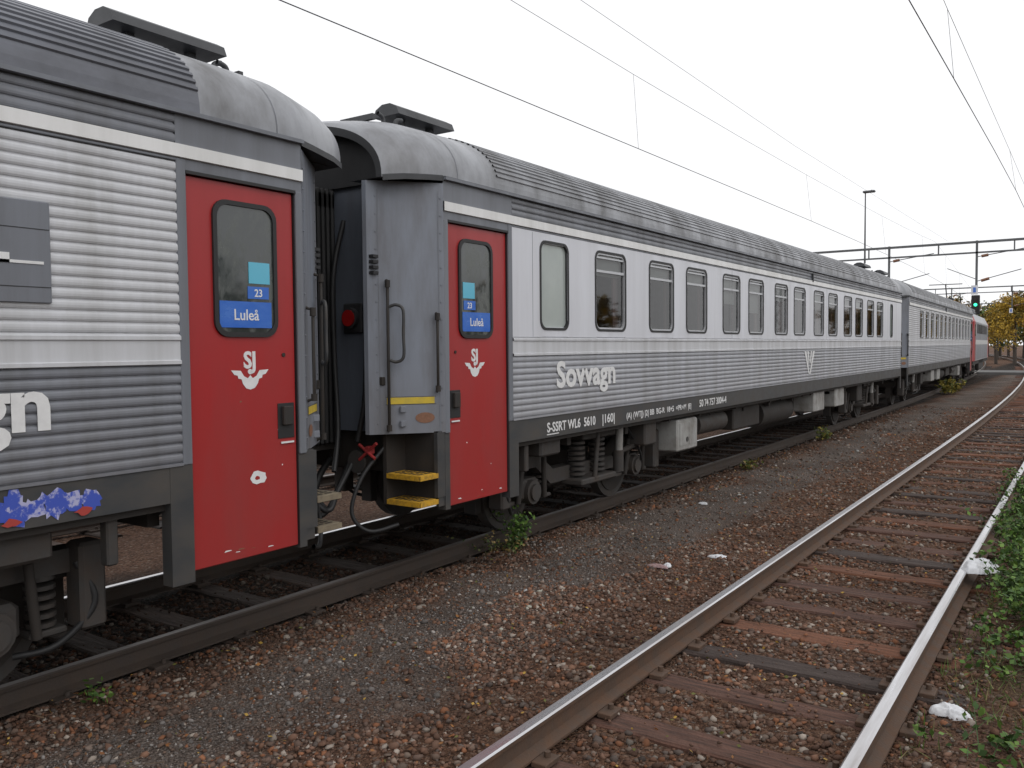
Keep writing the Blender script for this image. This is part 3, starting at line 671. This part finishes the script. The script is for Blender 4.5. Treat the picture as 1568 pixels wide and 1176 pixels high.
def scatter(n,x0,x1,y0,y1,smin,smax,fine=False):
    X=rng.uniform(x0,x1,n);Y=rng.uniform(y0,y1,n)
    S=smin+(smax-smin)*rng.random(n)**2.0
    keep=np.ones(n,bool); Z=np.zeros(n)
    for xc,s0 in((XR,5.03),(TX,4.7)):
        ph=((Y-s0+.34)%.68)-.34
        on=(np.abs(X-xc)<1.3)&(np.abs(ph)<.115)
        cover=np.array([mn.noise(Vector((a*1.9,b_*1.3,4))) for a,b_ in zip(X,Y)])
        pr=np.clip(.06+.8*np.maximum(cover-.08,0)+np.where(np.abs(X-xc)>.85,.75,0),0,.9)
        keep&=~(on&(rng.random(n)>pr))
        Z=np.where(on,-.172+.002,Z)
        for o in(-.7525,.7525): keep&=~(np.abs(X-xc-o)<.07)
    wob=np.array([mn.noise(Vector((a*.9,b_*.9,7))) for a,b_ in zip(X,Y)])
    gz=(np.abs(X+wob*.9+4.15)<.55)&(rng.random(n)<.85)
    small=gz&(rng.random(n)<.93); S=np.where(small,S*.38,S)
    S=np.where(Z<-.1,S*.6,S)
    right=(X+wob*.4>-.55); keep&=~(right&(rng.random(n)<.75))
    C=np.where(gz[:,None],greyp[rng.integers(0,len(greyp),n)],brownp[rng.integers(0,len(brownp),n)])
    dim=1+.2*rng.standard_normal(n)[:,None]; C=np.clip(C*dim*(1+.5*wob[:,None]),.015,.4)
    under_shade_f=np.clip(1-(np.abs(X+6.3)-.8)/.6,0,1)[:,None]; C=C*(1-.6*under_shade_f)  # stone colours darkened too, matching the painted shade under the train
    PX.append(X[keep]);PY.append(Y[keep]);PS.append(S[keep]);PC.append(C[keep]);PZ.append(Z[keep])
scatter(50000,-7.4,.5,1.0,9,.008,.027)
scatter(22000,-7.4,.3,9,17,.011,.029)
scatter(12000,-7.2,.2,17,32,.018,.036)
scatter(16000,-5.2,-3.2,1.5,9,.008,.018)
X=np.concatenate(PX);Y=np.concatenate(PY);S=np.concatenate(PS);C=np.concatenate(PC); Zc=np.concatenate(PZ); n=len(X)
v=ico[None]*(1+.25*rng.standard_normal((n,12,1))); sc=S[:,None]*rng.uniform(.65,1.3,(n,3)); sc[:,2]*=.7; v=v*sc[:,None,:]
an=rng.uniform(0,6.28,n); ti=rng.normal(0,.35,n)
ca_,sa=np.cos(an),np.sin(an); ct,st_=np.cos(ti),np.sin(ti)
y1=v[:,:,1]*ct[:,None]-v[:,:,2]*st_[:,None]; z1=v[:,:,1]*st_[:,None]+v[:,:,2]*ct[:,None]; x1=v[:,:,0]
vx=x1*ca_[:,None]-y1*sa[:,None]+X[:,None]; vy=x1*sa[:,None]+y1*ca_[:,None]+Y[:,None]
gzv=np.array([gh(a,b_) for a,b_ in zip(X,Y)]); gzv=np.where(Zc<-.1,np.maximum(gzv,Zc),gzv)
vz=z1+(gzv+S*.25)[:,None]
co=np.stack([vx,vy,vz],-1).reshape(-1,3).astype(np.float32)
fa=(icf[None]+(np.arange(n)*12)[:,None,None]).reshape(-1).astype(np.int32)
def bigmesh(name,co,fa,k,col,mt):
    me=bpy.data.meshes.new(name); nf=len(fa)//k
    me.vertices.add(len(co)); me.vertices.foreach_set('co',co.ravel().astype(np.float32)); me.loops.add(len(fa)); me.loops.foreach_set('vertex_index',fa)
    me.polygons.add(nf); me.polygons.foreach_set('loop_start',np.arange(0,nf*k,k,dtype=np.int32)); me.update(calc_edges=True)
    a=me.color_attributes.new('col','FLOAT_COLOR','POINT'); arr=np.ones((len(co),4),dtype=np.float32); arr[:,:3]=col; a.data.foreach_set('color',arr.ravel())
    me.materials.append(MATS[mt]); me.validate(); o=bpy.data.objects.new(name,me); scene.collection.objects.link(o); return o
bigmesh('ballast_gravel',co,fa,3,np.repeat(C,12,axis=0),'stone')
print('stones',n)

def leafquads(P,size,cols,flat=0.0,k=4):
    n=len(P); 
    if np.isscalar(size): size=np.full(n,size)
    u=rng.standard_normal((n,3)); w=rng.standard_normal((n,3)); u[:,2]*=(1-flat); w[:,2]*=(1-flat)
    u/=np.linalg.norm(u,axis=1)[:,None]; w-= (w*u).sum(1)[:,None]*u; w/=np.linalg.norm(w,axis=1)[:,None]
    u*=size[:,None]; w*=size[:,None]*.6
    co=np.stack([P-u,P+w,P+u,P-w],1).reshape(-1,3); fa=np.arange(n*4,dtype=np.int32)
    return co,fa,np.repeat(cols,4,axis=0)
n=3800; P=np.stack([rng.uniform(-5.6,.6,n),1.5+24*rng.random(n)**1.4,np.zeros(n)],-1); P[:,2]=[gh(a,b_)+.028 for a,b_ in P[:,:2]]
pal=np.array([(.40,.25,.05),(.28,.12,.03),(.20,.085,.035),(.24,.11,.04),(.16,.08,.04),(.22,.09,.03),(.12,.12,.03)])
co,fa,cc=leafquads(P,rng.uniform(.008,.019,n),pal[rng.integers(0,7,n)],.75); bigmesh('fallen_leaves',co,fa,4,cc,'leafcol')
n=150; tx=rng.uniform(-5.2,-.4,n); ty=1.5+12*rng.random(n); a=rng.uniform(0,6.28,n); l=rng.uniform(.02,.09,n); zt=np.array([gh(p,q)+.03 for p,q in zip(tx,ty)])
dx,dy=np.cos(a),np.sin(a)
co=np.stack([np.stack([tx-dx*l-dy*.002,ty-dy*l+dx*.002,zt],-1),np.stack([tx-dx*l+dy*.002,ty-dy*l-dx*.002,zt],-1),np.stack([tx+dx*l+dy*.0012,ty+dy*l-dx*.0012,zt+rng.uniform(-.01,.01,n)],-1),np.stack([tx+dx*l-dy*.0012,ty+dy*l+dx*.0012,zt+.002],-1)],1).reshape(-1,3)
bigmesh('fallen_twigs',co,np.arange(n*4,dtype=np.int32),4,np.repeat(np.array([(.16,.11,.07)])*rng.uniform(.4,1.1,(n,1)),4,axis=0),'leafcol')

def weed(name,x,y,h,rad,nst,green=((.06,.12,.02),(.10,.17,.03),(.04,.08,.02)),ls=.035):
    CO=[];FA=[];CC=[];k=0
    gp=np.array(green); G0=gh(x,y)
    for s_ in range(nst):
        bx=x+rng.normal(0,rad*.35);by=y+rng.normal(0,rad*.35); hh=h*rng.uniform(.5,1); dx,dy=rng.normal(0,rad*.5,2)
        m=int(14*hh/.3)+6
        tt=rng.uniform(.15,1,m); P=np.stack([bx+dx*tt+rng.normal(0,.04,m),by+dy*tt+rng.normal(0,.04,m),G0+hh*tt],-1)
        a,b_,c_=leafquads(P,ls*rng.uniform(.6,1.3,m),gp[rng.integers(0,len(gp),m)]*rng.uniform(.7,1.4,(m,1)),.35)
        CO.append(a);FA.append(b_+k);CC.append(c_);k+=len(a)
        q=np.array([[bx-.003,by,G0],[bx+.003,by,G0],[bx+dx+.001,by+dy,G0+hh],[bx+dx-.001,by+dy,G0+hh]]); CO.append(q);FA.append(np.arange(4,dtype=np.int32)+k);CC.append(np.tile(gp[2],(4,1)));k+=4
    bigmesh(name,np.concatenate(CO),np.concatenate(FA),4,np.concatenate(CC),'leafcol')
weed('weed_plant',-5.05,7.40,.52,.16,14,ls=.026)
weed('weed_plant',-5.12,7.10,.25,.30,14,((.10,.11,.04),(.2,.14,.05),(.05,.08,.02)),.02)
weed('weed_plant',-4.95,2.75,.16,.08,4,ls=.02)
weed('weed_plant',-5.0,19.5,.35,.3,10,((.1,.12,.03),(.25,.2,.04),(.06,.09,.02)))
weed('weed_plant',-5.1,40,.7,.6,22,((.25,.2,.04),(.1,.12,.03),(.3,.24,.05)),.06)
weed('weed_plant',-4.9,14.2,.2,.2,6,((.1,.12,.03),(.2,.15,.04),(.06,.09,.02)))
for (x,y,h,k_) in((-.50,8.1,.38,22),(-.48,8.7,.45,26),(-.50,9.5,.52,26),(-.62,10.8,.46,24),(-.42,7.5,.30,22),(-.65,12.2,.45,22),(-.8,14,.4,18),(-.42,5.0,.12,12),(-.40,6.4,.13,10),(-.48,7.0,.18,14)):
    weed('weed_plant',x,y,h,.28,k_,ls=.027)
n=26000; gx=rng.uniform(-.82,2.5,n); gy=rng.uniform(2,26,n); cl=np.array([mn.noise(Vector((a*1.6,b_*1.6,2))) for a,b_ in zip(gx,gy)]); kk=cl>-.12; gx=gx[kk];gy=gy[kk]; n=len(gx)
gz_=np.array([gh(a,b_) for a,b_ in zip(gx,gy)])
hh=rng.uniform(.03,.12,n); ang=rng.uniform(0,6.28,n); ln=rng.normal(0,.05,(n,2)); wd=.004
b0=np.stack([gx-np.cos(ang)*wd,gy-np.sin(ang)*wd,gz_],-1); b1=np.stack([gx+np.cos(ang)*wd,gy+np.sin(ang)*wd,gz_],-1); tp=np.stack([gx+ln[:,0],gy+ln[:,1],gz_+hh],-1)
co=np.stack([b0,b1,tp],1).reshape(-1,3); gp=np.array([(.07,.12,.02),(.12,.14,.04),(.2,.17,.07),(.05,.08,.02)])
bigmesh('verge_grass',co,np.arange(n*3,dtype=np.int32),3,np.repeat(gp[rng.integers(0,4,n)],3,axis=0),'leafcol')

def litter(name,x,y,z,sx,sy,h,mt='plastic_white'):
    # crumpled film: gentle pillow with folds (low ridged noise), uneven outline
    n=28; V=[];F=[]
    for j in range(n+1):
        for i in range(n+1):
            u=i/n*2-1;w=j/n*2-1
            a=u*math.sqrt(1-w*w/2); b_=w*math.sqrt(1-u*u/2); rad=math.hypot(a,b_); th=math.atan2(b_,a)
            k=1+.55*mn.noise(Vector((math.cos(th)*1.4+x*9,math.sin(th)*1.4,y)))+.16*mn.noise(Vector((math.cos(th)*4,math.sin(th)*4,x)))
            e=(max(0,1-rad**2))**.5
            fold=1-abs(mn.noise(Vector((u*1.7+x*5,w*1.7,1))))*1.5
            f2=1-abs(mn.noise(Vector((u*3.6,w*3.6,x+4))))*1.5
            V.append((x+a*sx*k,y+b_*sy*k,z+h*e*(.35+.45*fold+.16*f2)))
    for j in range(n):
        for i in range(n): a=j*(n+1)+i; F.append((a,a+1,a+n+2,a+n+1))
    me=bpy.data.meshes.new(name); me.from_pydata(V,[],F); me.polygons.foreach_set('use_smooth',[True]*len(F)); me.materials.append(MATS[mt]); o=bpy.data.objects.new(name,me); scene.collection.objects.link(o)
litter('plastic_bag',-.82,8.45,-.02,.13,.17,.12)
litter('plastic_bag',-.66,5.45,-.175,.09,.08,.07)
litter('paper_litter',-3.1,8.2,-.165,.10,.05,.04)
litter('paper_litter',-3.48,7.55,-.165,.09,.04,.035,'curtain')
litter('paper_litter',-3.40,7.6,-.160,.04,.04,.04)
litter('paper_litter',-4.35,10.9,-.165,.06,.04,.035)

# ------------------------------------------------------------ overhead line
w=MB()
def wirep(pts,r=.008): w.tube(pts,r,'wire',5)
Yg=47.6
def line(xc,zc,zm,r=.0062):
    span=60
    for s0 in(Yg-120,Yg-60,Yg,Yg+55):
        ys_=np.linspace(s0,s0+span,13)
        c=[(xc+cx(q)+.15*math.sin(q*.05),q,zc) for q in ys_]; wirep(c,r)
        mm=[(xc+cx(q),q,zm-(1-((2*(q-s0)/span-1)**2))*.75) for q in ys_]; wirep(mm,r*.6)
        for a,b_ in list(zip(c,mm))[1:-1:2]: w.cyl(a,b_,.0028,'wire',4)
line(TX-.15,5.17,7.1)
line(XR,5.45,7.1)
wirep([(TX+.3,-20,6.9),(TX+.3,20,6.55),(TX,47,7.0)],.0032)
w.obj('overhead_wires')
def gantry(Y,xl,xr,zb,lamp=True):
    G=empty('catenary_gantry',(0,Y,0)); g=MB()
    for x in(xl,xr):
        for dx in(-.15,.15): g.box(x+dx-.04,x+dx+.04,-.05,.05,GZ,zb+.5,'galv')
        z=0
        while z<zb: g.cyl((x-.15,0,z),(x+.15,0,z+.5),.02,'galv',5); g.cyl((x+.15,0,z+.5),(x-.15,0,z+1),.02,'galv',5); z+=1
    g.box(xl,xr,-.06,.06,zb+.47,zb+.58,'galv'); g.box(xl,xr,-.05,.05,zb-.03,zb+.05,'galv')
    x=xl
    while x<xr-1:
        g.box(x-.03,x+.03,-.04,.04,zb,zb+.5,'galv'); x+=3.3
    for xm in(XR-2.9+cx(Y)*.6,TX-2.3+cx(Y)):
        g.box(xm-.05,xm+.05,-.05,.05,zb-1.9,zb+.6,'galv')
        g.cyl((xm,0,zb-.2),(xm+2.1,0,zb+.1),.022,'galv',6); g.cyl((xm,0,zb-1.4),(xm+1.9,0,zb-.9),.022,'galv',6); g.cyl((xm+.2,0,zb-1.38),(xm+.55,0,zb-1.28),.07,'label_brown',8)
        g.cyl((xm+.2,0,zb-.18),(xm+.5,0,zb-.13),.07,'label_brown',8); g.cyl((xm,0,zb-1.3),(xm-1.3,0,zb-.7),.018,'galv',5)
        g.box(xm-.22,xm+.08,-.09,-.06,zb-2.05,zb-1.6,'plastic_white'); g.box(xm-.13,xm-.01,-.095,-.09,zb-1.95,zb-1.7,'screen_blue')
    g.obj('steel_frame',G)
    if lamp:
        s=MB(); x=-10.1; s.cyl((x,0,zb-.2),(x,0,9.9),.05,'galv',8,.03); s.cyl((x,0,9.9),(x+.35,-.1,10.0),.03,'galv',6); s.box(x-.1,x+.5,-.22,.05,9.88,9.99,'galv',.03)
        s.obj('platform_lamp',G)
gantry(Yg,-16.5,5.5,6.42)
gantry(95,-20,2,6.9,False)
gantry(135,-24,0,6.9,False)

SG=empty('railway_signal',(-7.75,75,0)); s=MB(); s.cyl((0,0,GZ),(0,0,4.4),.07,'galv',8); s.box(-.3,.3,-.05,.05,4.2,5.7,'signal_black',.05); 
for z,mt in((5.35,'under_dark'),(4.95,'signal_green'),(4.55,'under_dark')): s.cyl((0,-.05,z),(0,-.12,z),.12,mt,14)
s.box(-.35,.35,.05,.5,3.9,3.95,'galv'); s.obj('head_and_mast',SG)
cr=MB(); cr.box(-30,30,66,71,GZ-.1,-.012,'asphalt'); cr.obj('level_crossing_road')

# ------------------------------------------------------------ trees
def tree(x,y,h,r,pal,nl,ls,trunkMB,CO,CC):
    base=Vector((x,y,GZ)); top=Vector((x+random.uniform(-.3,.3),y,h*.85))
    trunkMB.cyl(base,top,h*.022+.03,'bark',7,.03)
    cents=[]
    nb=13
    for i in range(nb):
        t=random.uniform(.22,.95); p=base.lerp(top,t); a=random.uniform(0,6.28); l=r*(1.15-t*.75)*random.uniform(.6,1.1)
        q=p+Vector((math.cos(a)*l,math.sin(a)*l,l*.55)); trunkMB.cyl(p,q,.05*h/8,'bark',5,.015)
        cents.append((q,l*.55+.35)); cents.append((p.lerp(q,.55),l*.4+.3))
    cents.append((top,r*.4))
    m=nl//len(cents); pal=np.array(pal)
    for c_,rr_ in cents:
        P=rng.standard_normal((m,3)); P/=np.linalg.norm(P,axis=1)[:,None]; P*=(rr_*rng.uniform(.35,1.05,m)**.6)[:,None]; P[:,2]*=.8; P+=np.array(c_)
        col=pal[rng.integers(0,len(pal))]*rng.uniform(.7,1.35)
        a,_,cc=leafquads(P,ls*rng.uniform(.6,1.3,m),np.clip(col*rng.uniform(.7,1.3,(m,1)),.01,.7))
        CO.append(a);CC.append(cc)
GRN=[(.05,.08,.02),(.08,.11,.03),(.04,.06,.02)]; YEL=[(.42,.27,.03),(.33,.22,.04),(.2,.16,.04)]; ORG=[(.22,.13,.04),(.12,.11,.04),(.28,.17,.05)]
def trees(name,lst,nl,ls):
    T=MB();CO=[];CC=[]
    for (x,y,h,r,pal) in lst: tree(x,y,h,r,pal,nl,ls,T,CO,CC)
    E=empty(name); T.obj('trunks_and_limbs',E); co=np.concatenate(CO); o=bigmesh('foliage',co,np.arange(len(co),dtype=np.int32),4,np.concatenate(CC),'leafcol'); o.parent=E
L1=[]
for i in range(38):
    x=-28+i*1.4+random.uniform(-.7,.7); y=random.uniform(125,160); h=random.uniform(6.5,9.4); L1.append((x,y,h*(1.25 if x<-18 else 1),random.uniform(2.4,3.4),random.choice([GRN,ORG,ORG,YEL,GRN])))
trees('distant_trees',L1,1500,.22)
trees('birch_tree',[(-8.4,100,6.2,2.0,YEL)],3000,.10)
trees('birch_tree',[(-6.6,98,7.0,2.3,YEL)],3500,.12)
trees('birch_tree',[(-1.0,92,8.0,2.6,YEL)],2500,.12)
sh=[(-10.5+i*1.1+random.uniform(-.3,.3),random.uniform(76,84),random.uniform(1.4,2.6),random.uniform(.8,1.2),random.choice([GRN,GRN,ORG])) for i in range(12) if not(-9.6<-10.5+i*1.1<-7.0 or -6.4<-10.5+i*1.1<-2.0)]
trees('hedge',sh,700,.08)
L2=[(random.uniform(44,56),-55+i*5.6,random.uniform(6,11),random.uniform(3,4.2),random.choice([GRN,GRN,ORG,YEL])) for i in range(30)]
trees('offscreen_tree_line',L2,500,.5)  # unseen trees beside the camera, added to shape the window reflections

# ------------------------------------------------------------ world & light
wd=bpy.data.worlds.new('World'); scene.world=wd; wd.use_nodes=True; nt=wd.node_tree; bg=nt.nodes['Background']
sky=nt.nodes.new('ShaderNodeTexSky'); sky.sky_type='NISHITA'; sky.sun_disc=False; sky.sun_elevation=R(45); sky.sun_rotation=R(110); sky.air_density=1.0; sky.dust_density=3
hs=nt.nodes.new('ShaderNodeHueSaturation'); hs.inputs['Saturation'].default_value=.15
mx=nt.nodes.new('ShaderNodeMix'); mx.data_type='RGBA'; mx.inputs[0].default_value=.88
tc=nt.nodes.new('ShaderNodeTexCoord'); nz=nt.nodes.new('ShaderNodeTexNoise'); nz.inputs['Scale'].default_value=1.6; nz.inputs['Detail'].default_value=5
rp=nt.nodes.new('ShaderNodeValToRGB'); rp.color_ramp.elements[0].position=.3; rp.color_ramp.elements[0].color=(10.6,10.7,11.0,1); rp.color_ramp.elements[1].position=.7; rp.color_ramp.elements[1].color=(12.0,12.0,12.1,1)
nt.links.new(tc.outputs['Generated'],nz.inputs['Vector']); nt.links.new(nz.outputs[0],rp.inputs[0])
nt.links.new(sky.outputs[0],hs.inputs['Color']); nt.links.new(hs.outputs[0],mx.inputs[6]); nt.links.new(rp.outputs[0],mx.inputs[7]); nt.links.new(mx.outputs[2],bg.inputs[0]); bg.inputs[1].default_value=.1
sl=bpy.data.lights.new('sun','SUN'); sl.energy=.5; sl.angle=R(40); sl.color=(1,.97,.93); so=bpy.data.objects.new('sun',sl); scene.collection.objects.link(so)
az=R(110); el=R(45)
dvec=Vector((math.sin(az)*math.cos(el),math.cos(az)*math.cos(el),math.sin(el))); so.rotation_euler=dvec.to_track_quat('Z','Y').to_euler()

# ------------------------------------------------------------ camera
cam=bpy.data.cameras.new('camera'); cam.sensor_width=36; cam.lens=36*1300/1568; cam.clip_end=3000; cam.clip_start=.05
co_=bpy.data.objects.new('camera',cam); scene.collection.objects.link(co_)
M=Matrix.Rotation(R(34.5),4,'Z')@Matrix.Rotation(R(90-2.5),4,'X')@Matrix.Rotation(R(-.5),4,'Z'); M.translation=Vector((0,0,1.99)); co_.matrix_world=M
scene.camera=co_
scene.view_settings.view_transform='Standard'; scene.view_settings.look='None'; scene.view_settings.exposure=0
